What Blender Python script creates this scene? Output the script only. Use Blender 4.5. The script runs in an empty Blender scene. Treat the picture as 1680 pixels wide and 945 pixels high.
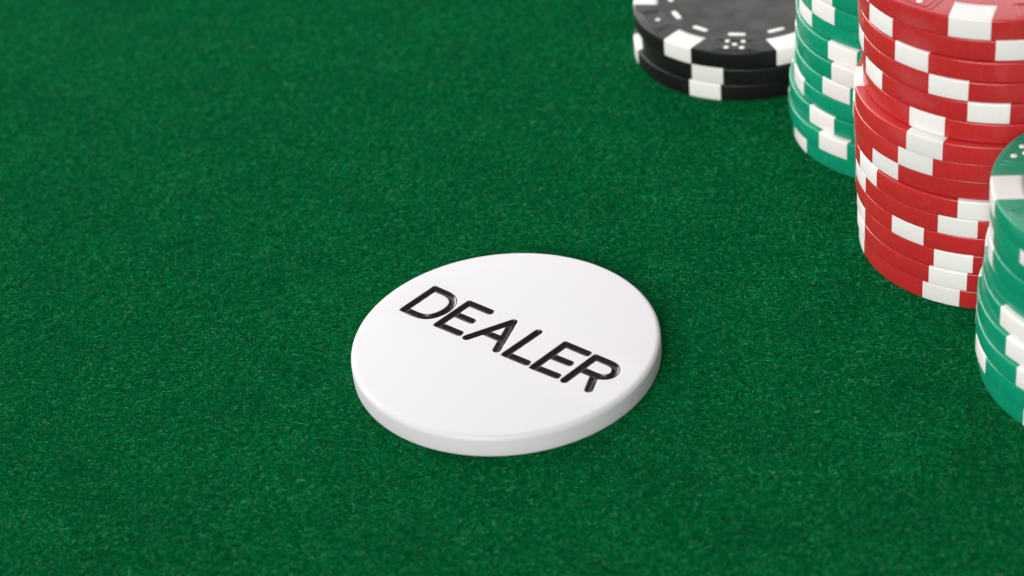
import bpy, bmesh, math, random
import numpy as np
from mathutils import Vector, Matrix
random.seed(5); rng = np.random.default_rng(7)

# ---------------------------------------------------------------- units
S = 0.0009                      # working units -> metres (a chip is 40 mm across)
PX = 1680.0
scene = bpy.context.scene
COL = scene.collection

# ---------------------------------------------------------------- camera
PITCH, ROLL, DIST, FPX = 0.608903608, -0.104319899, 365.825728, 3485.22424
cd = bpy.data.cameras.new("camera")
cam = bpy.data.objects.new("camera", cd); COL.objects.link(cam)
fw = Vector((0, math.cos(PITCH), -math.sin(PITCH)))
rt = Vector((1, 0, 0)); up = rt.cross(fw)
c_, s_ = math.cos(ROLL), math.sin(ROLL)
rt2 = c_*rt + s_*up; up2 = -s_*rt + c_*up
M = Matrix((rt2, up2, -fw)).transposed().to_4x4()
M.translation = -fw*DIST*S
cam.matrix_world = M
cd.sensor_width = 36.0; cd.lens = FPX/PX*36.0
cd.clip_start = 0.005; cd.clip_end = 20
cd.dof.use_dof = True
cd.dof.focus_distance = 352*S
cd.dof.aperture_fstop = 21.0
scene.camera = cam

# ---------------------------------------------------------------- world, lamps, exposure
w = bpy.data.worlds.new("World"); scene.world = w; w.use_nodes = True
bg = w.node_tree.nodes["Background"]
bg.inputs[0].default_value = (1.0, 0.98, 0.98, 1); bg.inputs[1].default_value = 0.25

def softbox(name, loc, target, sx, sy, power, col=(1, 1, 1)):
    l = bpy.data.lights.new(name, 'AREA'); l.shape = 'RECTANGLE'
    l.size = sx; l.size_y = sy; l.energy = power; l.color = col
    o = bpy.data.objects.new(name, l); COL.objects.link(o)
    o.location = loc
    o.rotation_euler = (Vector(target)-Vector(loc)).to_track_quat('-Z', 'Y').to_euler()
    return o
softbox("back_softbox", (0.20, 0.64, 0.45), (0.05, 0.05, 0), 0.85, 0.55, 2.8, (1, .985, .975))
softbox("front_softbox", (-0.72, -1.55, 0.92), (0.05, 0.03, 0), 1.10, 0.85, 37, (1, .985, .975))

softbox("overhead_softbox", (-0.30, 0.36, 0.48), (0.0, 0.08, 0), 0.34, 0.34, 1.4, (1, .99, .98))
softbox("added_low_back_fill", (-0.36, 0.50, 0.12), (-0.03, 0.14, 0), 0.60, 0.12, 4.2, (1, .99, .98))  # added grazing fill, out of view, to brighten the far felt

scene.view_settings.view_transform = 'Standard'
scene.view_settings.look = 'None'
scene.view_settings.exposure = 0.0
scene.view_settings.gamma = 1.0
scene.view_settings.use_curve_mapping = False
scene.render.engine = 'CYCLES'

# ---------------------------------------------------------------- materials
def new_mat(name):
    m = bpy.data.materials.new(name); m.use_nodes = True
    nt = m.node_tree; b = nt.nodes["Principled BSDF"]
    return m, nt, b

def plastic(name, col, rough=0.25, bump=0.05, scuff=0.12, ior=1.47, sss=0.0):
    m, nt, b = new_mat(name); N = nt.nodes; L = nt.links
    tc = N.new("ShaderNodeTexCoord")
    oi = N.new("ShaderNodeObjectInfo")
    add = N.new("ShaderNodeVectorMath"); add.operation = 'ADD'
    L.new(tc.outputs["Object"], add.inputs[0]); 
    sc = N.new("ShaderNodeVectorMath"); sc.operation = 'SCALE'; sc.inputs[3].default_value = 3.0
    comb = N.new("ShaderNodeCombineXYZ")
    for i in range(3): L.new(oi.outputs["Random"], comb.inputs[i])
    L.new(comb.outputs[0], sc.inputs[0]); L.new(sc.outputs[0], add.inputs[1])
    n1 = N.new("ShaderNodeTexNoise"); n1.inputs["Scale"].default_value = 260; n1.inputs["Detail"].default_value = 4
    L.new(add.outputs[0], n1.inputs["Vector"])
    n2 = N.new("ShaderNodeTexNoise"); n2.inputs["Scale"].default_value = 1500; n2.inputs["Detail"].default_value = 5
    mp = N.new("ShaderNodeMapping"); mp.inputs["Scale"].default_value = (1, 1, .35)
    L.new(add.outputs[0], mp.inputs[0]); L.new(mp.outputs[0], n2.inputs["Vector"])
    mr = N.new("ShaderNodeMapRange"); mr.inputs[1].default_value = .35; mr.inputs[2].default_value = .7
    mr.inputs[3].default_value = rough-.05; mr.inputs[4].default_value = rough+scuff
    L.new(n1.outputs[0], mr.inputs[0]); L.new(mr.outputs[0], b.inputs["Roughness"])
    # hazy handling marks: a slight pale film
    mr2 = N.new("ShaderNodeMapRange"); mr2.inputs[1].default_value = .5; mr2.inputs[2].default_value = .8
    mr2.inputs[3].default_value = 0; mr2.inputs[4].default_value = .2
    L.new(n2.outputs[0], mr2.inputs[0])
    mx = N.new("ShaderNodeMix"); mx.data_type = 'RGBA'
    mx.inputs[6].default_value = (*col, 1); mx.inputs[7].default_value = (*[min(1, c*.8+.08) if max(col) > .05 else .03 for c in col], 1)
    L.new(mr2.outputs[0], mx.inputs[0])
    tone = N.new("ShaderNodeMapRange"); tone.inputs[3].default_value = .92; tone.inputs[4].default_value = 1.04   # batch differences between chips
    L.new(oi.outputs["Random"], tone.inputs[0])
    vs = N.new("ShaderNodeVectorMath"); vs.operation = 'SCALE'
    L.new(mx.outputs[2], vs.inputs[0]); L.new(tone.outputs[0], vs.inputs[3]); L.new(vs.outputs[0], b.inputs["Base Color"])
    bp = N.new("ShaderNodeBump"); bp.inputs["Strength"].default_value = bump; bp.inputs["Distance"].default_value = .0003
    L.new(n2.outputs[0], bp.inputs["Height"]); L.new(bp.outputs[0], b.inputs["Normal"])
    b.inputs["IOR"].default_value = ior
    if sss:
        b.inputs["Subsurface Weight"].default_value = sss
        b.inputs["Subsurface Radius"].default_value = (1, .9, .85)
        b.inputs["Subsurface Scale"].default_value = .0008
    return m

M_RED = plastic("red_plastic", (.51, .024, .025))
M_GREEN = plastic("green_plastic", (.003, .28, .15))
M_BLACK = plastic("black_plastic", (.008, .009, .008), rough=.36)
M_BLACK.node_tree.nodes["Principled BSDF"].inputs["Specular IOR Level"].default_value = .3
M_SPOT = plastic("ivory_plastic", (.84, .815, .79), rough=.34)
M_BUTTON = plastic("white_acrylic", (.655, .645, .665), rough=.42, bump=.012, scuff=.03, sss=.15)
M_BUTTON.node_tree.nodes["Principled BSDF"].inputs["Specular IOR Level"].default_value = .38
mi, nt_, b_ = new_mat("black_enamel")
b_.inputs["Base Color"].default_value = (.015, .009, .010, 1); b_.inputs["Roughness"].default_value = .24; b_.inputs["IOR"].default_value = 1.38
tcn = nt_.nodes.new("ShaderNodeTexCoord"); nz = nt_.nodes.new("ShaderNodeTexNoise"); nz.inputs["Scale"].default_value = 2600
bmp = nt_.nodes.new("ShaderNodeBump"); bmp.inputs["Strength"].default_value = .35; bmp.inputs["Distance"].default_value = .00012
nt_.links.new(tcn.outputs["Object"], nz.inputs["Vector"]); nt_.links.new(nz.outputs[0], bmp.inputs["Height"])
nt_.links.new(bmp.outputs[0], b_.inputs["Normal"])
M_INK = mi

def felt_base():
    m, nt, b = new_mat("green_felt"); N = nt.nodes; L = nt.links
    tc = N.new("ShaderNodeTexCoord")
    n1 = N.new("ShaderNodeTexNoise"); n1.inputs["Scale"].default_value = 900; n1.inputs["Detail"].default_value = 6; n1.inputs["Roughness"].default_value = .65
    L.new(tc.outputs["Object"], n1.inputs["Vector"])
    r = N.new("ShaderNodeValToRGB"); e = r.color_ramp.elements
    e[0].position = .35; e[0].color = (.0, .035, .007, 1); e[1].position = .68; e[1].color = (.0, .125, .042, 1)
    L.new(n1.outputs[0], r.inputs[0]); L.new(r.outputs[0], b.inputs["Base Color"])
    b.inputs["Roughness"].default_value = .95; b.inputs["Specular IOR Level"].default_value = 0
    bp = N.new("ShaderNodeBump"); bp.inputs["Strength"].default_value = .7; bp.inputs["Distance"].default_value = .0003
    L.new(n1.outputs[0], bp.inputs["Height"]); L.new(bp.outputs[0], b.inputs["Normal"])
    return m
def felt_fibre():
    m, nt, b = new_mat("felt_fibre"); N = nt.nodes; L = nt.links
    hi = N.new("ShaderNodeHairInfo")
    r = N.new("ShaderNodeValToRGB"); cr = r.color_ramp; e = cr.elements
    e[0].position = 0; e[0].color = (.0, .08, .012, 1)
    e[1].position = 1; e[1].color = (.15, .44, .24, 1)
    for p, c in ((.40, (.0, .137, .026)), (.72, (.0, .212, .052)), (.86, (.0, .285, .08)), (.945, (.02, .34, .125))):
        x = e.new(p); x.color = (*c, 1)
    L.new(hi.outputs["Random"], r.inputs[0])
    tc = N.new("ShaderNodeTexCoord"); n1 = N.new("ShaderNodeTexNoise")
    n1.inputs["Scale"].default_value = 1150; n1.inputs["Detail"].default_value = 3; n1.inputs["Roughness"].default_value = .6
    L.new(tc.outputs["Object"], n1.inputs["Vector"])
    mr = N.new("ShaderNodeMapRange"); mr.inputs[1].default_value = .36; mr.inputs[2].default_value = .66
    mr.inputs[3].default_value = .68; mr.inputs[4].default_value = 1.12
    L.new(n1.outputs[0], mr.inputs[0])
    n2 = N.new("ShaderNodeTexNoise"); n2.inputs["Scale"].default_value = 75; n2.inputs["Detail"].default_value = 5; n2.inputs["Roughness"].default_value = .6
    L.new(tc.outputs["Object"], n2.inputs["Vector"])
    mr3 = N.new("ShaderNodeMapRange"); mr3.inputs[1].default_value = .3; mr3.inputs[2].default_value = .7      # brushed patches of the nap
    mr3.inputs[3].default_value = .80; mr3.inputs[4].default_value = 1.22; L.new(n2.outputs[0], mr3.inputs[0])
    ml = N.new("ShaderNodeMath"); ml.operation = 'MULTIPLY'; L.new(mr.outputs[0], ml.inputs[0]); L.new(mr3.outputs[0], ml.inputs[1]); mr = ml
    vm = N.new("ShaderNodeVectorMath"); vm.operation = 'SCALE'
    L.new(r.outputs[0], vm.inputs[0]); L.new(mr.outputs[0], vm.inputs[3]); L.new(vm.outputs[0], b.inputs["Base Color"])
    b.inputs["Sheen Weight"].default_value = .13; b.inputs["Sheen Roughness"].default_value = .3
    b.inputs["Sheen Tint"].default_value = (.55, 1, .72, 1)
    b.inputs["Roughness"].default_value = .6; b.inputs["Specular IOR Level"].default_value = .02
    return m
M_FELT = felt_base(); M_FIB = felt_fibre()

# ---------------------------------------------------------------- helpers
def mesh_obj(name, verts, faces, mat, parent=None, smooth=True):
    me = bpy.data.meshes.new(name)
    me.from_pydata([tuple(c*S for c in v) for v in verts], [], faces)
    me.materials.append(mat)
    if smooth: me.polygons.foreach_set("use_smooth", [True]*len(me.polygons))
    me.update()
    o = bpy.data.objects.new(name, me); COL.objects.link(o)
    if parent: o.parent = parent
    return o
def link_copy(src, parent):
    o = src.copy(); COL.objects.link(o); o.parent = parent; return o

# ---------------------------------------------------------------- table felt
R_, H_ = 22.219, 3.571          # chip radius and thickness
CH = {
'red': [(82.93,0.93,56.1),(82.59,0.83,58.9),(82.49,0.96,0.8),(82.24,0.89,40.3),(82.11,0.66,3.1),(81.95,0.48,12.3),(81.89,1.07,28.7),(81.62,0.59,44.5),(81.67,-0.05,47.8),(83.13,0.55,45.3),(82.91,0.61,12.0),(82.57,0.84,54.9),(82.42,0.97,38.9),(82.29,1.48,22.5),(82.0,1.38,6.0)],
'gr': [(94.22,-38.95,40),(93.57,-38.81,59.4),(93.53,-38.89,38.1),(93.74,-38.01,30.8),(94.38,-37.9,23.9),(94.94,-36.93,40),(94.92,-38.54,52.2),(94.98,-38.63,51),(94.56,-39.69,30.6),(94.04,-41.3,51.7)],
'gl': [(77.87,40.45,9.9),(77.24,40.6,40.6),(77.64,41.74,32.1),(78.41,41.32,6.5),(78.62,41.03,37.8),(78.76,40.98,43.3),(79.03,41.73,41.0),(79.33,42.64,11.0),(79.18,41.6,26.5),(79.1,41.7,26.0),(79.2,41.3,3.0),(79.0,41.5,48.0),(79.2,41.6,20.0)],
'bk': [(51.88,76.58,0.8),(52.77,76.19,0.5),(52.12,76.41,45.3)]}
BX, BY, BT, BR, BB = -2.0006, -20.0090, 4.02, 25.4, .9

g = 900.0
tab = mesh_obj("table_felt", [(-g, -g, -.12), (g, -g, -.12), (g, g, -.12), (-g, g, -.12)], [(0, 1, 2, 3)], M_FELT, smooth=False)
tab['kind'] = 'structure'; tab['label'] = 'green felt covering of the card table'

def vnoise(x, y, sc, seed):
    r = np.random.default_rng(seed); G = r.random((64, 64))
    X = x/sc; Y = y/sc; xi = np.floor(X).astype(int); yi = np.floor(Y).astype(int)
    fx = X-xi; fy = Y-yi; fx = fx*fx*(3-2*fx); fy = fy*fy*(3-2*fy)
    a = G[xi % 64, yi % 64]; b = G[(xi+1) % 64, yi % 64]; c = G[xi % 64, (yi+1) % 64]; d = G[(xi+1) % 64, (yi+1) % 64]
    return (a*(1-fx)+b*fx)*(1-fy)+(c*(1-fx)+d*fx)*fy
def build_felt():
    N = 1450000
    # the nap covers the part of the table round the photograph's view, thinning out far away
    y = -125 + 380*rng.random(N)**1.25
    hwid = 95 + (y+125)*.27
    x = (rng.random(N)*2-1)*hwid + 4
    keep = np.ones(N, bool)
    for (cx, cy, r) in [(BX, BY, BR-.6)]+[(v[0][0], v[0][1], R_-.6) for v in CH.values()]:
        keep &= (x-cx)**2+(y-cy)**2 > r*r
    x = x[keep]; y = y[keep]; n = len(x)
    flow = vnoise(x+500, y+500, 14, 1)*3.0 + vnoise(x+500, y+500, 3.1, 2)*4.5
    ang = flow + rng.normal(0, .9, n)
    ln = rng.gamma(4, .125, n)+.16
    curl = rng.normal(0, .7, n)
    P = 5
    t = np.linspace(0, 1, P)[None, :]
    a = ang[:, None]+curl[:, None]*(t-.5)*2 + rng.normal(0, .25, (n, P))
    st = ln[:, None]/(P-1)
    X = x[:, None]+np.concatenate([np.zeros((n, 1)), np.cumsum(np.cos(a[:, 1:])*st, 1)], 1)
    Y = y[:, None]+np.concatenate([np.zeros((n, 1)), np.cumsum(np.sin(a[:, 1:])*st, 1)], 1)
    lump = (vnoise(x+500, y+500, 1.3, 3)*.6+vnoise(x+500, y+500, 4.3, 4)*.4)
    hgt = (.08+.32*lump)*rng.random(n)**.7
    stray = rng.random(n) < .006
    hgt[stray] += .25*rng.random(stray.sum())
    arch = np.sin(np.pi*(.12+.8*t)) + rng.normal(0, .15, (n, P))
    Z = -.10+hgt[:, None]*np.clip(arch, -.1, 1.4)
    rad = (.011+.018*rng.random(n))[:, None]*np.array([[.7, 1, 1, .9, .45]])
    # pull strands out of the button and chips
    for (cx, cy, r) in [(BX, BY, BR-.35)]+[(v[0][0], v[0][1], R_-.2) for v in CH.values()]:
        dx = X-cx; dy = Y-cy; d = np.hypot(dx, dy); k = d < r
        f = np.where(k, r/np.maximum(d, 1e-6), 1); X = cx+dx*f; Y = cy+dy*f
    hc = bpy.data.hair_curves.new("felt_nap")
    hc.add_curves([P]*n)
    pos = np.stack([X, Y, Z], -1).reshape(-1).astype(np.float32)*S
    hc.attributes["position"].data.foreach_set("vector", pos)
    ra = hc.attributes.get("radius") or hc.attributes.new("radius", 'FLOAT', 'POINT')
    ra.data.foreach_set("value", (rad.reshape(-1)*S).astype(np.float32))
    hc.materials.append(M_FIB)
    o = bpy.data.objects.new("felt_nap", hc); COL.objects.link(o)
    o['kind'] = 'stuff'; o['category'] = 'felt'; o['label'] = 'fuzzy green wool fibres of the table felt'
build_felt()

# ---------------------------------------------------------------- dealer button
TA = math.radians(-43.79)
CW = .725
def cr(pts, n=7):
    out = []
    for i in range(1, len(pts)-2):
        p0, p1, p2, p3 = [np.array(q, float) for q in pts[i-1:i+3]]
        for t in np.linspace(0, 1, n, endpoint=False):
            out.append(tuple(.5*((2*p1)+(-p0+p2)*t+(2*p0-5*p1+4*p2-p3)*t*t+(-p0+3*p1-3*p2+p3)*t**3)))
    out.append(tuple(pts[-2])); return out
dbowl = cr([(-19.35, 4.25), (-16.7, 4.25), (-14.9, 3.75), (-13.75, 2.45), (-13.5, .45), (-14.15, -1.6), (-15.4, -2.75), (-17.2, -3.1), (-19.65, -3.1)])
rbowl = cr([(15.45, 4.42), (18.3, 4.45), (19.85, 4.02), (20.6, 2.75), (20.35, 1.6), (19.3, .85), (17.9, .66), (15.3, .6)])
GLYPHS = [
 ('D', [[(-19.65, -3.1), (-19.35, 4.25), (-16.7, 4.25)], dbowl, [(-17.2, -3.1), (-19.65, -3.1)]], [(-19.65, -3.1)]),
 ('E', [[(-7.0, 4.38), (-11.6, 4.3), (-11.95, -3.12), (-7.3, -2.98)], [(-11.8, .66), (-7.85, .72)]], [(-11.95, -3.12)]),
 ('A', [[(-5.55, -3.2), (-1.95, 4.4), (.8, -3.0)], [(-4.2, -.45), (-.3, -.38)]], []),
 ('L', [[(3.32, 4.5), (2.8, -3.05), (7.15, -2.92)]], [(2.8, -3.05)]),
 ('E', [[(13.75, 4.46), (9.2, 4.4), (8.8, -3.1), (13.4, -2.85)], [(9.0, .66), (13.0, .84)]], [(8.8, -3.1)]),
 ('R', [[(15.1, -3.05), (15.45, 4.42), (18.3, 4.45)], rbowl, [(17.9, .66), (15.3, .6)], [(18.3, .6), (19.8, -2.8)]], []),
]
def seg_dist(X, Y, a, b):
    ax, ay = a; bx, by = b; dx, dy = bx-ax, by-ay; l2 = dx*dx+dy*dy+1e-12
    t = np.clip(((X-ax)*dx+(Y-ay)*dy)/l2, 0, 1)
    return np.hypot(X-ax-t*dx, Y-ay-t*dy)
GS = .1
gx = np.arange(-22.0, 23.01, GS); gy = np.arange(-5.2, 6.41, GS)
XX, YY = np.meshgrid(gx, gy, indexing='ij')
XX += .013; YY += .017
fields = []
TL_CORNERS = {0: [(-19.35, 4.25)], 1: [(-11.6, 4.3)], 4: [(9.2, 4.4)], 5: [(15.45, 4.42)]}
for ch, strokes, sq in GLYPHS:
    f = np.full(XX.shape, 99.)
    for pl in strokes:
        for a, b in zip(pl[:-1], pl[1:]): f = np.minimum(f, seg_dist(XX, YY, a, b)-CW)
    for (sx, sy) in sq:      # crisp outer corner
        f = np.minimum(f, np.maximum(np.maximum(abs(XX-sx-.06), abs(YY-sy-.02))-CW*.96, (sx-XX+sy-YY)-CW*1.75))
    for (sx, sy) in TL_CORNERS.get(len(fields), []):
        f = np.minimum(f, np.maximum(np.maximum(abs(XX-sx), abs(YY-sy))-CW, (sx-XX+YY-sy)-CW*1.62))
    fields.append(f)
ct, st_ = math.cos(TA), math.sin(TA)
def clip_mesh(f, inside, zfun):
    """triangulate the grid where f<0 (inside) or f>0, cutting cells along f=0"""
    sgn = -1 if inside else 1
    F = f*sgn
    F = np.where(abs(F) < 1e-4, 1e-4, F)
    V = []; cache = {}; T = []
    nx, ny = F.shape
    def vid(i, j):
        k = (i, j)
        if k not in cache:
            cache[k] = len(V); V.append((XX[i, j], YY[i, j], zfun(f[i, j])))
        return cache[k]
    def eid(p, q):
        k = (p, q) if p < q else (q, p)
        if k not in cache:
            (i, j), (m, n) = k; t = F[i, j]/(F[i, j]-F[m, n])
            cache[k] = len(V); V.append((XX[i, j]+(XX[m, n]-XX[i, j])*t, YY[i, j]+(YY[m, n]-YY[i, j])*t, zfun(0.0)))
        return cache[k]
    cells_any = (np.maximum.reduce([F[:-1, :-1], F[1:, :-1], F[:-1, 1:], F[1:, 1:]]) > 0)
    for i, j in zip(*np.nonzero(cells_any)):
        i = int(i); j = int(j)
        q = [(i, j), (i+1, j), (i+1, j+1), (i, j+1)]
        if all(F[c] > 0 for c in q):
            T.append(tuple(vid(*c) for c in q)); continue
        poly = []
        for a, b in zip(q, q[1:]+q[:1]):
            if F[a] > 0: poly.append(vid(*a))
            if (F[a] > 0) != (F[b] > 0): poly.append(eid(a, b))
        if len(poly) >= 3: T.append(tuple(poly))
    return V, T
def rot(V): return [(ct*x-st_*y, st_*x+ct*y, z) for x, y, z in V]
def build_button():
    root = bpy.data.objects.new("dealer_button", None); COL.objects.link(root)
    root.location = (BX*S, BY*S, 0)
    root['label'] = 'round white dealer button with black engraved lettering lying alone on the felt'
    root['category'] = 'dealer button'
    ftot = np.minimum.reduce(fields)
    V, F = clip_mesh(ftot, False, lambda d: BT-.035*max(0., 1-d/.12)**2 if d < .12 else BT)
    # annulus from the grid border out to the rim and down the wall
    nx, ny = ftot.shape
    border = [(i, 0) for i in range(nx)]+[(nx-1, j) for j in range(1, ny)]+[(i, ny-1) for i in range(nx-2, -1, -1)]+[(0, j) for j in range(ny-2, 0, -1)]
    idx = {}
    for k, (x, y, z) in enumerate(V): idx[(round(x, 5), round(y, 5))] = k
    ring0 = [idx[(round(float(XX[b]), 5), round(float(YY[b]), 5))] for b in border]
    prof = []
    for a in np.linspace(90, 0, 10): prof.append((BR-BB+BB*math.cos(math.radians(a)), BT-BB+BB*math.sin(math.radians(a))))
    prof += [(BR+.02, BT*.5)]
    bb = .5
    for a in np.linspace(0, -90, 6): prof.append((BR-bb+bb*math.cos(math.radians(a)), bb+bb*math.sin(math.radians(a))))
    prof.append((0.5, 0))
    angs = [math.atan2(V[k][1], V[k][0]) for k in ring0]
    # blend ring: evenly rounded circle positions along the same rays
    prev = ring0; n = len(ring0)
    for (r, z) in prof:
        cur = []
        for a in angs:
            cur.append(len(V)); V.append((r*math.cos(a), r*math.sin(a), z))
        for k in range(n): F.append((prev[k], cur[k], cur[(k+1) % n], prev[(k+1) % n]))
        prev = cur
    F.append(tuple(reversed(prev)))
    F = [tuple(f) for f in F]
    mesh_obj("disc", rot(V), F, M_BUTTON, root)
    for (ch, _, _), f in zip(GLYPHS, fields):
        def z(d):
            u = min(1, -d/CW) if d < 0 else 0
            return BT-.035-.62*(1-(1-u)**1.7)
        V, F = clip_mesh(f, True, z)
        o = mesh_obj("engraved_letter", rot(V), F, M_INK, root)
        o['label'] = 'black engraved capital letter ' + ch
build_button()

# ---------------------------------------------------------------- chips
def lathe(prof, n=128):
    V = []; F = []
    for (r, z) in prof:
        for k in range(n):
            a = 2*math.pi*k/n; V.append((r*math.cos(a), r*math.sin(a), z))
    m = len(prof)
    for i in range(m-1):
        for k in range(n):
            F.append((i*n+k, i*n+(k+1) % n, (i+1)*n+(k+1) % n, (i+1)*n+k))
    F.append(tuple(range(n))[::-1]) ; F.append(tuple((m-1)*n+k for k in range(n)))
    return V, F
HT = H_-.12
RT, RB = .33, .24
def side_profile(off=0.0, fine=6):
    p = []
    for a in np.linspace(-90, 0, 4): p.append((R_-RB+(RB+off)*math.cos(math.radians(a)), RB+(RB+off)*math.sin(math.radians(a))))
    p.append((R_+off, H_*.5))
    for a in np.linspace(0, 90, fine): p.append((R_-RT+(RT+off)*math.cos(math.radians(a)), HT-RT+(RT+off)*math.sin(math.radians(a))))
    return p
RI = .615*R_           # label well
body_prof = [(1.0, -.11), (R_-.8, -.11), (R_-.7, 0)]+side_profile()+[(RI+.25, HT), (RI+.08, HT-.04), (RI-.1, HT-.14), (RI-.35, HT-.16), (1.0, HT-.16)]
def spot_mesh():
    hw = R_*math.sin(math.radians(8.35)); nu = 8; o_ = .035
    path = [(R_*.90, -o_*.2)]+side_profile(o_)+[(R_*q, HT+o_) for q in (.94, .88, .82, .785)]
    skirt_in = [(R_*.785-.02, HT-.12)]
    V = []; F = []
    us = [-1.0, -.97]+list(np.linspace(-.8, .8, nu-3))+[.97, 1.0]
    rows = path+skirt_in
    for (r, z) in rows:
        for u in us:
            edge = .03 if abs(u) == 1.0 else 0
            rr = r-edge*(1 if r > R_-.2 else 0); zz = z-edge*(1 if z > HT else 0)
            x = hw*u; V.append((math.sqrt(rr*rr-x*x), x, zz))
    k = len(us)
    for i in range(len(rows)-1):
        for j in range(k-1): F.append((i*k+j, i*k+j+1, (i+1)*k+j+1, (i+1)*k+j))
    # side skirts down into the body
    for j in (0, k-1):
        base = len(V)
        for (r, z) in rows:
            rr = r-.35 if z < HT-.3 else r-.1; zz = z if z < HT-.3 else z-.3
            x = hw*us[j]; V.append((math.sqrt(rr*rr-x*x), x, zz))
        for i in range(len(rows)-1):
            F.append((i*k+j, (i+1)*k+j, base+i+1, base+i) if j == 0 else (i*k+j, base+i, base+i+1, (i+1)*k+j))
    return V, F
def pill_mesh(length, width, h=.10):
    V = []; F = []; n = 10; pts = []
    for k in range(n+1):
        a = -math.pi/2+math.pi*k/n; pts.append((length/2-width/2+width/2*math.cos(a), width/2*math.sin(a)))
    for k in range(n+1):
        a = math.pi/2+math.pi*k/n; pts.append((-length/2+width/2+width/2*math.cos(a), width/2*math.sin(a)))
    m = len(pts)
    for (sc, z) in ((1, -.1), (1, h*.6), (.86, h)):
        for (x, y) in pts:
            V.append((y-(1-sc)*(width/2)*np.sign(y) if sc < 1 else y, x*(sc if sc == 1 else 1-(1-sc)*width/length), z))
    for i in range(2):
        for k in range(m): F.append((i*m+k, i*m+(k+1) % m, (i+1)*m+(k+1) % m, (i+1)*m+k))
    F.append(tuple(2*m+k for k in range(m)))
    return V, F
def ridge(pts, w=.13, h=.085):
    """closed raised line of triangular-round section along pts (x,y)"""
    V = []; F = []; n = len(pts); sec = [(-w, -.02), (-w*.5, h), (w*.5, h), (w, -.02)]
    for i in range(n):
        p0 = np.array(pts[i-1]); p1 = np.array(pts[i]); p2 = np.array(pts[(i+1) % n])
        d1 = (p1-p0)/np.linalg.norm(p1-p0); d2 = (p2-p1)/np.linalg.norm(p2-p1)
        nrm = np.array([-(d1+d2)[1], (d1+d2)[0]]); nrm /= np.linalg.norm(nrm)
        k = 1/max(.5, nrm@np.array([-d1[1], d1[0]]))
        for (o, z) in sec: q = p1+nrm*o*k; V.append((q[0], q[1], z))
    m = len(sec)
    for i in range(n):
        for j in range(m-1): F.append((i*m+j, ((i+1) % n)*m+j, ((i+1) % n)*m+j+1, i*m+j+1))
    return V, F
def die_outline(scale):
    pts = []
    rc = .872*R_; a0 = math.radians(12.3)*scale; dr = .088*R_*scale
    for a in np.linspace(-a0, a0, 9): pts.append(((rc+dr)*math.cos(a), (rc+dr)*math.sin(a)))
    for a in np.linspace(a0*1.02, -a0*1.02, 9): pts.append(((rc-dr*1.2)*math.cos(a), (rc-dr*1.2)*math.sin(a)))
    V1, F1 = ridge(pts)
    return V1, F1
V, F = lathe(body_prof)
bodies = {}
for key, mt in (('red', M_RED), ('gr', M_GREEN), ('bk', M_BLACK)):
    o = mesh_obj("chip_body", V, F, mt); bodies[key] = o.data
    bpy.data.objects.remove(o)
def keep(name, VF, mt, smooth=True):
    o = mesh_obj(name, VF[0], VF[1], mt, smooth=smooth); d = o.data; bpy.data.objects.remove(o); return d
D_SPOT = keep("edge_spot", spot_mesh(), M_SPOT)
D_DASH = keep("dash", pill_mesh(.155*R_, .046*R_), M_SPOT)
D_PIP = keep("pip", pill_mesh(.046*R_, .0455*R_), M_SPOT)
D_LINE = {(k, s): keep("die_outline", die_outline(s), m) for k, m in (('red', M_RED), ('gr', M_GREEN), ('bk', M_BLACK)) for s in (1.0, .78)}
def part(name, data, parent, loc=(0, 0, 0), rz=0):
    o = bpy.data.objects.new(name, data); COL.objects.link(o); o.parent = parent
    o.location = [c*S for c in loc]; o.rotation_euler = (0, 0, rz); return o
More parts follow.
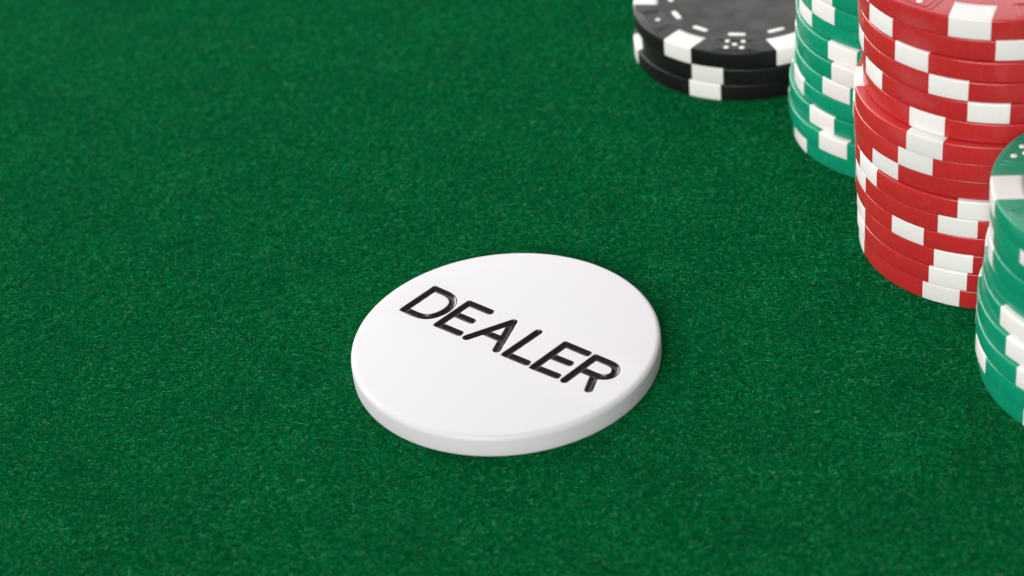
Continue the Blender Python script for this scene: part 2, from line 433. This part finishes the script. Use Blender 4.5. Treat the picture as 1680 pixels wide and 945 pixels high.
def chip(key, x, y, k, deg, label, group, top=False):
    root = bpy.data.objects.new("poker_chip", None); COL.objects.link(root)
    root.location = (x*S, y*S, k*H_*S); root.rotation_euler = (0, 0, math.radians(deg))
    root['label'] = label; root['category'] = 'poker chip'; root['group'] = group
    part("chip_body", bodies[key], root)
    for i in range(6): part("edge_spot", D_SPOT, root, rz=math.radians(60*i)+random.gauss(0, .008))
    if top:
        pipsets = {1: [(0, 0)], 5: [(0, 0), (-1, -1), (1, -1), (-1, 1), (1, 1)], 4: [(-1, -1), (1, -1), (-1, 1), (1, 1)],
                   3: [(-1, -1), (0, 0), (1, 1)], 6: [(-1, -1), (1, -1), (-1, 1), (1, 1), (0, -1), (0, 1)], 2: [(-1, -1), (1, 1)]}
        order = top
        for i in range(12): 
            a = math.radians(30*i)
            part("dash", D_DASH, root, (.662*R_*math.cos(a), .662*R_*math.sin(a), HT), a)
        for i in range(6):
            a = math.radians(60*i+30)
            for s in (1.0, .78): part("die_outline", D_LINE[(key, s)], root, (0, 0, HT), a)
            for (u, v) in pipsets[order[i]]:
                r = .842*R_+u*.055*R_; t = v*.068*R_
                part("pip", D_PIP, root, (r*math.cos(a)-t*math.sin(a), r*math.sin(a)+t*math.cos(a), HT), a)
ORD = ['', 'second', 'third', 'fourth', 'fifth', 'sixth', 'seventh', 'eighth', 'ninth', 'tenth', 'eleventh', 'twelfth', 'thirteenth', 'fourteenth', 'fifteenth']
def stack(key, rows, colour, where, group, top):
    n = len(rows)
    for k, (x, y, deg) in enumerate(rows):
        if k == n-1: lab = f'topmost {colour} chip of the {where}'
        elif k == 0: lab = f'lowest {colour} chip of the {where}, on the felt'
        elif k < 8: lab = f'{ORD[k]} {colour} chip up in the {where}'
        else: lab = f'{ORD[n-1-k]} {colour} chip down in the {where}'
        chip(key, x, y, k, deg, lab, group, top if k == n-1 else False)
stack('red', CH['red'], 'red', 'tall red stack', 'red poker chips in the tall stack', [4, 5, 3, 2, 2, 1])
stack('gr', CH['gr'], 'green', 'near green stack at the right edge', 'green poker chips in the near stack', [4, 5, 3, 6, 2, 1])
stack('gr', CH['gl'], 'green', 'far green stack beside the black chips', 'green poker chips in the far stack', [4, 5, 3, 6, 2, 1])
stack('bk', CH['bk'], 'black', 'short stack of three black chips', 'black poker chips in the short stack', [3, 4, 1, 5, 2, 6])
